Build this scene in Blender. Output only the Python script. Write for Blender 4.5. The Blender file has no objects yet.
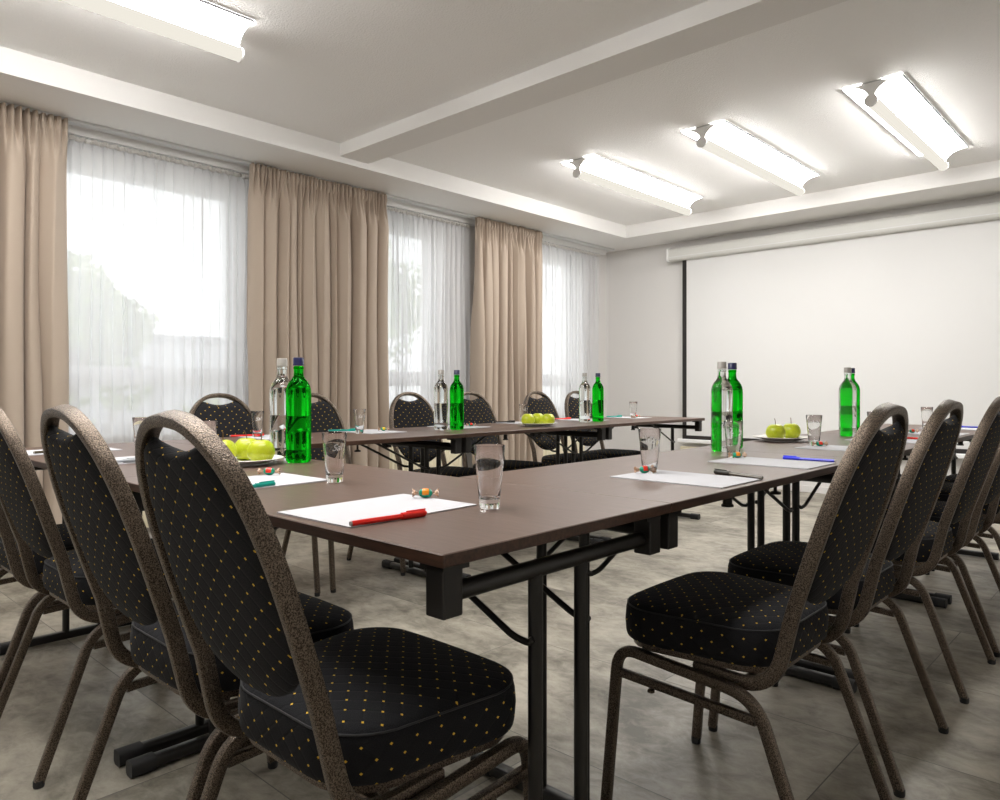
import bpy, bmesh, math, random
from mathutils import Vector, Matrix
PI = math.pi
S = bpy.context.scene
C = S.collection
random.seed(7)

# ------------------------------------------------------------------ materials
def new_mat(name):
    m = bpy.data.materials.new(name); m.use_nodes = True
    nt = m.node_tree; nt.nodes.clear()
    out = nt.nodes.new('ShaderNodeOutputMaterial')
    return m, nt, out
def N(nt, t, **kw):
    n = nt.nodes.new(t)
    for k, v in kw.items():
        if k in n.inputs.keys(): n.inputs[k].default_value = v
        else: setattr(n, k, v)
    return n
def LK(nt, a, b): nt.links.new(a, b)
def principled(name, col, rough=.5, metal=0., **kw):
    m, nt, out = new_mat(name)
    p = N(nt, 'ShaderNodeBsdfPrincipled')
    p.inputs['Base Color'].default_value = (*col, 1); p.inputs['Roughness'].default_value = rough
    p.inputs['Metallic'].default_value = metal
    for k, v in kw.items(): p.inputs[k].default_value = v
    LK(nt, p.outputs[0], out.inputs[0])
    return m, nt, p
def add_bump(nt, p, src, strength=.2, dist=.002):
    b = N(nt, 'ShaderNodeBump'); b.inputs['Strength'].default_value = strength; b.inputs['Distance'].default_value = dist
    LK(nt, src, b.inputs['Height']); LK(nt, b.outputs[0], p.inputs['Normal']); return b
def math_n(nt, op, a, b=None):
    n = nt.nodes.new('ShaderNodeMath'); n.operation = op
    for i, x in enumerate((a, b)):
        if x is None: continue
        if isinstance(x, (int, float)): n.inputs[i].default_value = x
        else: LK(nt, x, n.inputs[i])
    return n.outputs[0]
def ramp(nt, fac, stops):
    r = nt.nodes.new('ShaderNodeValToRGB')
    e = r.color_ramp.elements
    while len(e) < len(stops): e.new(.5)
    for el, (pos, col) in zip(e, stops):
        el.position = pos; el.color = (*col, 1)
    LK(nt, fac, r.inputs[0]); return r.outputs[0]

def noise_bump_mat(name, col, rough, scale, strength, dist=.002, coord='Object', **kw):
    m, nt, p = principled(name, col, rough, **kw)
    tc = N(nt, 'ShaderNodeTexCoord'); nz = N(nt, 'ShaderNodeTexNoise', Scale=scale, Detail=4.)
    LK(nt, tc.outputs[coord], nz.inputs['Vector']); add_bump(nt, p, nz.outputs[0], strength, dist)
    return m

M = {}
M['ceiling'] = noise_bump_mat('ceiling_plaster', (.94, .935, .925), .95, 120, .7, .005)
M['soffit'] = noise_bump_mat('soffit_paint', (.84, .83, .815), .9, 140, .25, .003)
M['wall'] = noise_bump_mat('wallpaper', (.70, .685, .67), .9, 220, .35, .003)
M['white_metal'] = principled('white_metal', (.86, .86, .85), .4)[0]
M['white_paint'] = principled('white_paint', (.85, .85, .85), .4)[0]
M['grey_metal'] = principled('grey_metal', (.52, .53, .53), .38)[0]
M['case'] = principled('case_grey_white', (.66, .66, .63), .45)[0]
M['alu'] = principled('aluminium', (.74, .75, .75), .4, .0)[0]
M['cream'] = principled('radiator_cream', (.80, .74, .56), .4)[0]
M['black_steel'] = principled('black_steel', (.012, .011, .010), .32)[0]
M['black_block'] = principled('black_plastic', (.014, .012, .011), .45)[0]
M['black_cap'] = principled('black_rubber', (.015, .015, .016), .6)[0]
M['screen_cloth'] = principled('screen_cloth', (.74, .74, .735), .9)[0]
M['screen_black'] = principled('screen_black', (.018, .015, .014), .7)[0]
M['paper'] = principled('paper', (.50, .50, .525), .8)[0]
M['china'] = principled('china', (.78, .76, .73), .25)[0]
M['stem'] = principled('apple_stem', (.12, .055, .02), .7)[0]

# floor: large grey-beige slate look vinyl tiles
m, nt, p = principled('floor_vinyl', (.3, .28, .25), .42)
tc = N(nt, 'ShaderNodeTexCoord')
mp = N(nt, 'ShaderNodeMapping'); mp.inputs['Rotation'].default_value = (0, 0, PI/2); mp.inputs['Location'].default_value = (.04, .89, 0)
LK(nt, tc.outputs['Object'], mp.inputs[0])
br = N(nt, 'ShaderNodeTexBrick', Scale=1.)
br.inputs['Brick Width'].default_value = 1.2; br.inputs['Row Height'].default_value = .6
br.inputs['Mortar Size'].default_value = .0016; br.inputs['Mortar Smooth'].default_value = .0; br.inputs['Bias'].default_value = 0
br.inputs['Color1'].default_value = (0, 0, 0, 1); br.inputs['Color2'].default_value = (1, 1, 1, 1); br.inputs['Mortar'].default_value = (.5, .5, .5, 1)
LK(nt, mp.outputs[0], br.inputs[0])
vadd = N(nt, 'ShaderNodeVectorMath', operation='MULTIPLY_ADD')
LK(nt, br.outputs['Color'], vadd.inputs[0]); vadd.inputs[1].default_value = (7, 5, 3); LK(nt, tc.outputs['Object'], vadd.inputs[2])
st = N(nt, 'ShaderNodeMapping'); st.inputs['Scale'].default_value = (1.5, 1., 1)
LK(nt, vadd.outputs[0], st.inputs[0])
n1 = N(nt, 'ShaderNodeTexNoise', Scale=2.4, Detail=8., Roughness=.62, Distortion=.5); LK(nt, st.outputs[0], n1.inputs['Vector'])
n2 = N(nt, 'ShaderNodeTexNoise', Scale=13., Detail=6., Roughness=.7, Distortion=.6); LK(nt, st.outputs[0], n2.inputs['Vector'])
f = math_n(nt, 'ADD', math_n(nt, 'MULTIPLY', n1.outputs[0], .62), math_n(nt, 'MULTIPLY', n2.outputs[0], .38))
col = ramp(nt, f, [(.37, (.115, .103, .080)), (.45, (.215, .196, .158)), (.53, (.325, .297, .244)), (.64, (.45, .415, .345))])
tint = N(nt, 'ShaderNodeMix', data_type='RGBA', blend_type='MULTIPLY'); tint.inputs['Factor'].default_value = 1
LK(nt, col, tint.inputs['A'])
tv = ramp(nt, br.outputs['Color'], [(0, (.93, .93, .92)), (1, (1, 1, 1))]); LK(nt, tv, tint.inputs['B'])
mo = N(nt, 'ShaderNodeMix', data_type='RGBA'); LK(nt, br.outputs['Fac'], mo.inputs['Factor'])
LK(nt, tint.outputs['Result'], mo.inputs['A']); mo.inputs['B'].default_value = (.10, .09, .08, 1)
LK(nt, mo.outputs['Result'], p.inputs['Base Color'])
LK(nt, ramp(nt, f, [(.3, (.5,)*3), (.7, (.36,)*3)]), p.inputs['Roughness'])
add_bump(nt, p, f, .12, .004)
M['floor'] = m

# wenge laminate, grain along the table's own length
def wood(name, c0, c1, rough, spec):
    m, nt, p = principled(name, c0, rough)
    p.inputs['Specular IOR Level'].default_value = spec
    tc = N(nt, 'ShaderNodeTexCoord'); mp = N(nt, 'ShaderNodeMapping'); mp.inputs['Scale'].default_value = (6, 90, 90)
    LK(nt, tc.outputs['Object'], mp.inputs[0])
    nz = N(nt, 'ShaderNodeTexNoise', Scale=1.6, Detail=6., Roughness=.65); LK(nt, mp.outputs[0], nz.inputs['Vector'])
    LK(nt, ramp(nt, nz.outputs[0], [(.34, c0), (.66, c1)]), p.inputs['Base Color'])
    add_bump(nt, p, nz.outputs[0], .10, .001)
    return m
M['wenge'] = wood('wenge_top', (.086, .051, .038), (.122, .078, .060), .40, .42)
M['wenge_edge'] = wood('wenge_edge', (.038, .017, .010), (.085, .040, .024), .38, .5)

# hammered bronze-grey powder coat
m, nt, p = principled('hammered_metal', (.2, .17, .14), .34, .75)
tc = N(nt, 'ShaderNodeTexCoord')
vz = N(nt, 'ShaderNodeTexVoronoi', Scale=480.); LK(nt, tc.outputs['Object'], vz.inputs['Vector'])
nz = N(nt, 'ShaderNodeTexNoise', Scale=520., Detail=2.); LK(nt, tc.outputs['Object'], nz.inputs['Vector'])
LK(nt, ramp(nt, nz.outputs[0], [(.40, (.040, .031, .025)), (.62, (.235, .185, .142))]), p.inputs['Base Color'])
add_bump(nt, p, vz.outputs['Distance'], .55, .0012)
M['hammer'] = m

# black fabric with a staggered lattice of gold dots and fine quilting lines (UV in metres)
m, nt, p = principled('dotted_fabric', (.02, .02, .022), .95)
p.inputs['Specular IOR Level'].default_value = .12
p.inputs['Sheen Weight'].default_value = .06; p.inputs['Sheen Roughness'].default_value = .4
uv = N(nt, 'ShaderNodeUVMap'); sp = N(nt, 'ShaderNodeSeparateXYZ'); LK(nt, uv.outputs[0], sp.inputs[0])
ua = math_n(nt, 'DIVIDE', sp.outputs[0], .043); vb = math_n(nt, 'DIVIDE', sp.outputs[1], .036)
s_ = math_n(nt, 'ADD', ua, vb); t_ = math_n(nt, 'SUBTRACT', ua, vb)
def tri(x): return math_n(nt, 'ABSOLUTE', math_n(nt, 'SUBTRACT', x, math_n(nt, 'ROUND', x)))
ds, dt = tri(s_), tri(t_)
dot = math_n(nt, 'LESS_THAN', math_n(nt, 'MAXIMUM', ds, dt), .062)
quilt = math_n(nt, 'MINIMUM', math_n(nt, 'MINIMUM', ds, dt), .12)
weave = N(nt, 'ShaderNodeTexNoise', Scale=900., Detail=2.); LK(nt, uv.outputs[0], weave.inputs['Vector'])
big = N(nt, 'ShaderNodeTexNoise', Scale=26., Detail=3.); LK(nt, uv.outputs[0], big.inputs['Vector'])
fc = ramp(nt, weave.outputs[0], [(.35, (.009, .009, .010)), (.65, (.024, .024, .027))])
mx = N(nt, 'ShaderNodeMix', data_type='RGBA'); LK(nt, dot, mx.inputs['Factor']); LK(nt, fc, mx.inputs['A'])
mx.inputs['B'].default_value = (.80, .50, .06, 1)
LK(nt, mx.outputs['Result'], p.inputs['Base Color'])
hh = math_n(nt, 'ADD', math_n(nt, 'MULTIPLY', quilt, 5.), math_n(nt, 'ADD', math_n(nt, 'MULTIPLY', weave.outputs[0], .35), math_n(nt, 'MULTIPLY', big.outputs[0], 1.2)))
add_bump(nt, p, hh, .5, .0015)
M['fabric'] = m

# curtains
m, nt, out = new_mat('curtain_fabric')
p = N(nt, 'ShaderNodeBsdfPrincipled'); p.inputs['Base Color'].default_value = (.46, .375, .30, 1); p.inputs['Roughness'].default_value = .75
p.inputs['Sheen Weight'].default_value = .15
tr = N(nt, 'ShaderNodeBsdfTranslucent', Color=(.40, .32, .25, 1)); ms = N(nt, 'ShaderNodeMixShader'); ms.inputs[0].default_value = .05
LK(nt, p.outputs[0], ms.inputs[1]); LK(nt, tr.outputs[0], ms.inputs[2]); LK(nt, ms.outputs[0], out.inputs[0])
M['curtain'] = m
m, nt, out = new_mat('sheer_fabric')
tp = N(nt, 'ShaderNodeBsdfTransparent', Color=(1, 1, 1, 1)); tr = N(nt, 'ShaderNodeBsdfTranslucent', Color=(.78, .78, .79, 1)); df = N(nt, 'ShaderNodeBsdfDiffuse', Color=(.9, .9, .91, 1))
m1 = N(nt, 'ShaderNodeMixShader'); m1.inputs[0].default_value = .5; LK(nt, tr.outputs[0], m1.inputs[1]); LK(nt, df.outputs[0], m1.inputs[2])
m2 = N(nt, 'ShaderNodeMixShader'); m2.inputs[0].default_value = .82; LK(nt, tp.outputs[0], m2.inputs[1]); LK(nt, m1.outputs[0], m2.inputs[2])
LK(nt, m2.outputs[0], out.inputs[0]); M['sheer'] = m
m, nt, out = new_mat('sheer_band')
tr = N(nt, 'ShaderNodeBsdfTranslucent', Color=(.8, .79, .76, 1)); df = N(nt, 'ShaderNodeBsdfDiffuse', Color=(.78, .76, .73, 1))
m1 = N(nt, 'ShaderNodeMixShader'); m1.inputs[0].default_value = .6; LK(nt, tr.outputs[0], m1.inputs[1]); LK(nt, df.outputs[0], m1.inputs[2]); LK(nt, m1.outputs[0], out.inputs[0])
M['sheer_band'] = m

# glass
def glass(name, col, ior, rough=0.):
    m, nt, out = new_mat(name); g = N(nt, 'ShaderNodeBsdfGlass', Color=(*col, 1), Roughness=rough, IOR=ior); LK(nt, g.outputs[0], out.inputs[0]); return m
M['glass'] = glass('clear_glass', (1, 1, 1), 1.42)
M['bottle_clear'] = glass('bottle_clear', (.95, .97, .965), 1.36)
M['bottle_green'] = glass('bottle_green', (.08, .80, .12), 1.36)
m, nt, out = new_mat('window_pane')
tp = N(nt, 'ShaderNodeBsdfTransparent', Color=(.97, .98, .98, 1)); gl = N(nt, 'ShaderNodeBsdfGlossy', Roughness=.0); ms = N(nt, 'ShaderNodeMixShader'); ms.inputs[0].default_value = .05
LK(nt, tp.outputs[0], ms.inputs[1]); LK(nt, gl.outputs[0], ms.inputs[2]); LK(nt, ms.outputs[0], out.inputs[0]); M['pane'] = m
def emit(name, col, k):
    m, nt, out = new_mat(name); e = N(nt, 'ShaderNodeEmission', Color=(*col, 1), Strength=k); LK(nt, e.outputs[0], out.inputs[0]); return m
M['lamp_wing'] = emit('lamp_reflector_lit', (1, .975, .945), 16.5)
M['lamp_tube'] = emit('lamp_diffuser_lit', (1, .95, .84), .50)
M['etch'] = principled('etched_white', (.85, .85, .86), .7)[0]
for k, c in dict(red=(.75, .02, .012), teal=(.0, .30, .24), blue=(.02, .03, .75), black=(.02, .017, .014), brown=(.05, .035, .012), grey=(.30, .32, .34), navy=(.012, .014, .07),
                 silver=(.36, .34, .31), orange=(.85, .28, .01), candy_green=(.0, .28, .17), candy_red=(.8, .03, .01), yellow=(.75, .5, .02)).items():
    M[k] = principled('plastic_' + k, c, .28)[0]
m, nt, p = principled('wrapper', (.80, .55, .38), .25); p.inputs['Transmission Weight'].default_value = .55; M['wrap'] = m
# apple
m, nt, p = principled('apple_skin', (.55, .62, .02), .3)
tc = N(nt, 'ShaderNodeTexCoord'); nz = N(nt, 'ShaderNodeTexNoise', Scale=22., Detail=3.); LK(nt, tc.outputs['Object'], nz.inputs['Vector'])
vo = N(nt, 'ShaderNodeTexVoronoi', Scale=260.); LK(nt, tc.outputs['Object'], vo.inputs['Vector'])
base = ramp(nt, nz.outputs[0], [(.3, (.42, .49, .012)), (.7, (.55, .60, .025))])
sp_ = N(nt, 'ShaderNodeMix', data_type='RGBA'); LK(nt, math_n(nt, 'LESS_THAN', vo.outputs['Distance'], .16), sp_.inputs['Factor']); LK(nt, base, sp_.inputs['A']); sp_.inputs['B'].default_value = (.72, .76, .25, 1)
LK(nt, sp_.outputs['Result'], p.inputs['Base Color']); p.inputs['Subsurface Weight'].default_value = .0
M['apple'] = m
m, nt, p = principled('leaves', (.24, .34, .10), .6)
M['leaves'] = m
M['bark'] = principled('bark', (.10, .07, .05), .9)[0]
M['lawn'] = noise_bump_mat('pale_bounce_ground', (.50, .50, .48), .9, 3, .5, .05)  # ground made pale to throw daylight up onto the ceiling
M['render_grey'] = principled('facade_grey', (.5, .5, .52), .9)[0]
M['roof'] = principled('roof_grey', (.25, .25, .27), .8)[0]

# ------------------------------------------------------------------ mesh helpers
class MB:
    def __init__(s): s.v = []; s.f = []; s.uv = {}; s.mi = []; s.mat = 0; s.sm = []
    def add(s, verts, faces, smooth=True, uvs=None):
        o = len(s.v); s.v += [tuple(v) for v in verts]
        for i, f in enumerate(faces):
            if uvs: s.uv[len(s.f)] = uvs[i]
            s.f.append(tuple(o + k for k in f)); s.mi.append(s.mat); s.sm.append(smooth)
        return s
    def box(s, lo, hi, bevel=0., seg=2):
        bm = bmesh.new(); bmesh.ops.create_cube(bm, size=1)
        c = [(a+b)/2 for a, b in zip(lo, hi)]; d = [b-a for a, b in zip(lo, hi)]
        for v in bm.verts: v.co = Vector((c[i] + v.co[i]*d[i] for i in range(3)))
        if bevel: bmesh.ops.bevel(bm, geom=list(bm.edges), offset=bevel, segments=seg, profile=.5, affect='EDGES')
        bm.verts.index_update(); s.add([v.co[:] for v in bm.verts], [[v.index for v in f.verts] for f in bm.faces], smooth=False); bm.free(); return s
    def sweep(s, path, section, ref, closed=False, caps=True, smooth=True):
        """section: list of (a,b) in axes A = ref x tangent, B = ref (roughly)"""
        n = len(path); P = [Vector(p) for p in path]; rings = []
        for i in range(n):
            t = (P[(i+1) % n] - P[i-1]) if closed else (P[min(i+1, n-1)] - P[max(i-1, 0)])
            t.normalize(); r = Vector(ref(i) if callable(ref) else ref); a = t.cross(r).normalized(); b = a.cross(t).normalized()
            rings.append([P[i] + a*x + b*y for x, y in section])
        k = len(section); vs = [v for r in rings for v in r]; fs = []
        for i in range(n if closed else n-1):
            for j in range(k):
                fs.append((i*k+j, i*k+(j+1) % k, ((i+1) % n)*k+(j+1) % k, ((i+1) % n)*k+j))
        if caps and not closed: fs.append(tuple(range(k-1, -1, -1))); fs.append(tuple((n-1)*k+j for j in range(k)))
        return s.add(vs, fs, smooth)
    def tube(s, path, r, seg=12, ref=None, closed=False):
        P = [Vector(p) for p in path]
        if ref is None:
            d = (P[-1]-P[0]).normalized(); ref = Vector((0, 0, 1)) if abs(d.z) < .9 else Vector((1, 0, 0))
        sec = [(r*math.cos(2*PI*j/seg), r*math.sin(2*PI*j/seg)) for j in range(seg)]
        return s.sweep(path, sec, ref, closed)
    def lathe(s, prof, seg=32, c=(0, 0, 0), close=False):
        vs = []; fs = []; n = len(prof)
        for r, z in prof:
            for j in range(seg): vs.append((c[0]+r*math.cos(2*PI*j/seg), c[1]+r*math.sin(2*PI*j/seg), c[2]+z))
        m = n if close else n-1
        for i in range(m):
            for j in range(seg): fs.append((i*seg+j, i*seg+(j+1) % seg, ((i+1) % n)*seg+(j+1) % seg, ((i+1) % n)*seg+j))
        if not close:
            if prof[0][0] > 1e-6: fs.append(tuple(range(seg-1, -1, -1)))
            if prof[-1][0] > 1e-6: fs.append(tuple((n-1)*seg+j for j in range(seg)))
        return s.add(vs, fs)
    def build(s, name, mats, parent=None, angle=40, weld=0.):
        me = bpy.data.meshes.new(name); me.from_pydata(s.v, [], s.f)
        if s.uv:
            l = me.uv_layers.new(name='UVMap')
            for fi, uvs in s.uv.items():
                for k, li in enumerate(me.polygons[fi].loop_indices): l.data[li].uv = uvs[k]
        for m in (mats if isinstance(mats, (list, tuple)) else [mats]): me.materials.append(m)
        for i, pl in enumerate(me.polygons): pl.material_index = s.mi[i]; pl.use_smooth = s.sm[i]
        if weld:
            bm = bmesh.new(); bm.from_mesh(me); bmesh.ops.remove_doubles(bm, verts=bm.verts, dist=weld); bmesh.ops.recalc_face_normals(bm, faces=bm.faces); bm.to_mesh(me); bm.free()
        me.update()
        if angle and any(s.sm): me.set_sharp_from_angle(angle=math.radians(angle))
        o = bpy.data.objects.new(name, me); C.objects.link(o)
        if parent: o.parent = parent
        return o
def rrect(w, h, r, n=3):
    pts = []
    for cx, cy, a0 in ((w/2-r, h/2-r, 0), (-w/2+r, h/2-r, PI/2), (-w/2+r, -h/2+r, PI), (w/2-r, -h/2+r, 1.5*PI)):
        for k in range(n+1): a = a0 + PI/2*k/n; pts.append((cx+r*math.cos(a), cy+r*math.sin(a)))
    return pts
def spline(pts, sub=8, closed=False):
    P = [Vector(p) for p in pts]; n = len(P); out = []
    for i in range(n if closed else n-1):
        p0, p1, p2, p3 = (P[(i-1) % n], P[i], P[(i+1) % n], P[(i+2) % n]) if closed else (P[max(i-1, 0)], P[i], P[i+1], P[min(i+2, n-1)])
        for k in range(sub):
            t = k/sub; out.append(.5*((2*p1)+(p2-p0)*t+(2*p0-5*p1+4*p2-p3)*t*t+(3*p1-p0-3*p2+p3)*t**3))
    if not closed: out.append(P[-1].copy())
    return out
def fillet(pts, rad, n=7):
    """polyline with rounded corners; rad per inner vertex"""
    P = [Vector(p) for p in pts]; out = [P[0]]
    for i in range(1, len(P)-1):
        r = rad[i-1] if isinstance(rad, (list, tuple)) else rad
        a, b = (P[i-1]-P[i]), (P[i+1]-P[i]); k = min(r, a.length*.49, b.length*.49); a.normalize(); b.normalize()
        A, B = P[i]+a*k, P[i]+b*k
        for j in range(n+1):
            t = j/n; out.append(A*(1-t)**2 + P[i]*2*t*(1-t) + B*t*t)
    out.append(P[-1]); return out

def tag(o, label=None, cat=None, group=None, kind=None):
    if label: o['label'] = label
    if cat: o['category'] = cat
    if group: o['group'] = group
    if kind: o['kind'] = kind
    return o
def empty(name, loc=(0, 0, 0), rz=0.):
    o = bpy.data.objects.new(name, None); o.empty_display_size = .1; C.objects.link(o); o.location = loc; o.rotation_euler = (0, 0, rz); return o
def dup(root, loc, rz=0., label=None, group=None):
    r = root.copy(); C.objects.link(r); r.location = loc; r.rotation_euler = (0, 0, rz)
    for ch in list(root.children):
        c = ch.copy(); C.objects.link(c); c.parent = r
        for g in list(ch.children):
            d = g.copy(); C.objects.link(d); d.parent = c
    if label: r['label'] = label
    if group: r['group'] = group
    return r
def struct(o, kind='structure'): o['kind'] = kind; return o

# ------------------------------------------------------------------ room shell
XW, YW, XB, YR, ZC, ZS = 6.75, 4.68, -2.2, -2.4, 2.56, 2.437
struct(MB().box((XB-.2, YR-.2, -.1), (XW+.2, YW+.25, 0)).build('floor', M['floor']))
struct(MB().box((XB-.2, YR-.2, ZC), (XW+.2, YW+.25, ZC+.12)).build('ceiling', M['ceiling']))
b = MB(); b.box((XB, 4.08, ZS), (6.21, YW, ZC)); b.box((6.21, YR, ZS), (XW, YW, ZC)); struct(b.build('trim_soffit', M['soffit']))
struct(MB().box((2.82, YR, 2.477), (3.05, 4.08, ZC)).build('trim_beam', M['soffit']))
struct(MB().box((XW, YR-.2, 0), (XW+.15, YW+.25, ZC)).build('wall_front', M['wall']))
struct(MB().box((XB-.15, YR-.2, 0), (XB, YW+.25, ZC)).build('wall_back', M['soffit']))
struct(MB().box((XB-.15, YR-.15, 0), (XW+.15, YR, ZC)).build('wall_right', M['soffit']))
OPEN = [(-1.25, .3), (.85, 2.44), (2.72, 4.26), (4.76, 6.24)]; SILL, HEAD = .68, 2.28  # first opening is an unseen window added for more daylight
b = MB(); Y2 = YW+.25
b.box((XB, YW, 0), (XW, Y2, SILL)); b.box((XB, YW, HEAD), (XW, Y2, ZC))
xs = [XB] + [x for o in OPEN for x in o] + [XW]
for i in range(0, len(xs), 2): b.box((xs[i], YW, SILL), (xs[i+1], Y2, HEAD))
struct(b.build('wall_left', M['wall']))
b = MB(); b.box((XW-.012, YR, 0), (XW, YW, .06), .003); struct(b.build('baseboard_front', M['wall']))
b = MB(); b.box((XB, YW-.012, 0), (XW, YW, .06), .003); struct(b.build('baseboard_left', M['wall']))
for i, (x0, x1) in enumerate(OPEN):
    e = struct(empty('window_%d' % (i+1), ((x0+x1)/2, YW+.1, SILL)))
    hw = (x1-x0)/2; H = HEAD-SILL; w = .055
    fr = MB()
    fr.box((-hw, 0, 0), (-hw+w, .07, H), .006); fr.box((hw-w, 0, 0), (hw, .07, H), .006)
    fr.box((-hw+w, 0, H-w), (hw-w, .07, H), .006); fr.box((-hw+w, 0, 0), (hw-w, .07, w), .006)
    fr.box((-hw+w, 0, .28), (hw-w, .07, .40), .006)
    struct(fr.build('frame', M['white_paint'], e))
    struct(MB().box((-hw+w, .03, w), (hw-w, .036, H-w)).build('pane', M['pane'], e))
    struct(MB().box((-hw-.03, -.14, -.03), (hw+.03, 0, 0), .006).build('sill', M['white_paint'], e))
    L = bpy.data.lights.new('window_portal', 'AREA'); L.shape = 'RECTANGLE'; L.size = x1-x0; L.size_y = H; L.cycles.is_portal = True
    lo = bpy.data.objects.new('window_portal', L); C.objects.link(lo); lo.location = ((x0+x1)/2, Y2+.02, SILL+H/2); lo.rotation_euler = (-PI/2, 0, 0)

# curtain rails
def rail(name, x0, x1, y, z, mat, label, w=.05, h=.016):
    e = empty(name, ((x0+x1)/2, y, z)); hw = (x1-x0)/2
    b = MB(); b.box((-hw, -w/2, .004), (hw, w/2, h))
    for y0, y1 in ((-w/2, -w*.30), (-w*.20, w*.20), (w*.30, w/2)): b.box((-hw, y0, 0), (hw, y1, .004))
    b.build('channel', mat, e)
    for s in (-1, 1): MB().box((s*hw-.004, -w/2-.002, -.002), (s*hw+.004, w/2+.002, h), .002).build('end_cap', M['white_metal'], e)
    return tag(e, label, 'curtain rail')
rail('curtain_rail', XB+.1, 6.62, 4.525, ZS-.016, M['alu'], 'long grey curtain rail fixed under the ceiling edge along the windows', .06)
rail('sheer_rail', XB+.1, 6.60, 4.615, 2.385, M['white_metal'], 'white lower rail carrying the sheer curtains in front of the windows', .04, .03)
b = MB(); b.box((XB, 4.595, 2.415), (6.64, YW, ZS)); struct(b.build('trim_lintel', M['white_paint']))

# heavy curtains
def wavy(x0, x1, y0, z0, z1, nf, amp, seed, band=.10, nx=420, nz=30, thick=0., header=True, amp_top=.014, ruffle=3.2, sharp=False):
    rnd = random.Random(seed); W = x1-x0; vs = []; fs = []
    ph = [rnd.uniform(0, 2*PI) for _ in range(8)]; 
    knots = [0.]
    while knots[-1] < nf: knots.append(knots[-1] + 1)
    wid = [rnd.uniform(.55, 1.5) for _ in range(nf)]; tot = sum(wid); edges = [0]
    for w in wid: edges.append(edges[-1] + w/tot)
    am = [rnd.uniform(.55, 1.15) for _ in range(nf)]; off = [rnd.uniform(-.25, .25) for _ in range(nf)]
    def fold(s):
        k = 0
        while k < nf-1 and s > edges[k+1]: k += 1
        t = (s-edges[k])/(edges[k+1]-edges[k]); a0 = am[k]; o = off[k]*math.sin(PI*t)
        return a0*((1-2*abs(math.sin(PI*t))**.62) if sharp else -math.cos(2*PI*t)*(.8 + .2*math.cos(4*PI*t + ph[k % 8]))) + o
    for j in range(nz+1):
        tz = j/nz; z = z1 - (z1-z0)*(tz**1.5)
        d = z1 - z; bl = min(1, max(0, (d-band*.6)/(band*2.2))); bl = bl*bl*(3-2*bl)
        sag = 1 + .25*min(1, d/2)
        for i in range(nx+1):
            s = i/nx; x = x0 + W*s
            r = math.sin(2*PI*nf*ruffle*s + ph[0] + 1.2*math.sin(7*s+ph[1]) ) * amp_top * (1 + .5*math.sin(23*s+ph[2]))
            warp = .006*math.sin(3*d+ph[3]+9*s)
            y = y0 + (1-bl)*(r + amp*.25*fold(s)) + bl*amp*sag*fold(min(1, max(0, s+warp))) + bl*.004*math.sin(60*s+ph[4]+3*d)
            xx = x + bl*.010*math.sin(2*PI*nf*s + ph[5] + .8*d)
            vs.append((xx, y, z))
    for j in range(nz):
        for i in range(nx): a = j*(nx+1)+i; fs.append((a, a+1, a+nx+2, a+nx+1))
    return vs, fs
def curtain(x0, x1, seed, nf, label):
    e = empty('curtain', ((x0+x1)/2, 4.492, .02)); cx = (x0+x1)/2
    vs, fs = wavy(x0-cx, x1-cx, 0, .0, ZS-.03, nf, .052, seed, sharp=True, nx=640, amp_top=.018)
    o = MB().add(vs, fs).build('drape', M['curtain'], e, angle=0)
    md = o.modifiers.new('thickness', 'SOLIDIFY'); md.thickness = .003; md.offset = 0
    # stitched pleat tape along the head
    n = int((x1-x0)/.035); b = MB()
    for k in range(n): x = x0-cx+.012+(x1-x0-.024)*k/(n-1); b.tube([(x, -.004, ZS-.11), (x+.003*math.sin(k*5), -.018, ZS-.075), (x, -.010, ZS-.036)], .007, 6)
    b.build('pleat_tape', M['curtain'], e)
    return tag(e, label, 'curtain')
curtain(.30, 1.325, 3, 9, 'beige curtain behind the left chair row, cut by the left picture edge')
curtain(2.41, 3.53, 11, 12, 'wide beige curtain hanging behind the tall bottle pair, between first and second sheer')
curtain(4.50, 5.39, 23, 9, 'narrow beige curtain beside the grey wall pier, nearest the screen wall')
def sheer(x0, x1, seed, nf, label):
    cx = (x0+x1)/2; e = empty('sheer_curtain', (cx, 4.615, .55))
    vs, fs = wavy(x0-cx, x1-cx, 0, .02, 2.385-.55, nf, .020, seed, band=.03, nx=500, nz=16, amp_top=.006, ruffle=2.2)
    MB().add(vs, fs).build('veil', M['sheer'], e, angle=0)
    rn = random.Random(seed); b = MB(); pth = []; n = int((x1-x0)/.008)
    for k in range(n+1): x = x0-cx+(x1-x0)*k/n; pth.append((x, -.012+.008*math.sin(k*1.7)+rn.uniform(-.003, .003), 2.385-.55-.022+.004*math.sin(k*.9)))
    b.tube(pth, .013, 6); b.build('gathered_heading', M['sheer_band'], e)
    return tag(e, label, 'sheer curtain')
sheer(-1.4, .6, 5, 30, 'added white sheer curtain over the extra unseen window, outside the left picture edge')  # hangs over the added window out of view
sheer(1.15, 2.56, 6, 24, 'white sheer curtain over the widest window, between the first two beige curtains')
sheer(3.35, 4.53, 8, 22, 'white sheer curtain over the middle window, ending at the grey wall pier')
sheer(5.25, 6.49, 9, 22, 'white sheer curtain over the last window, beside the screen wall corner')

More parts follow.
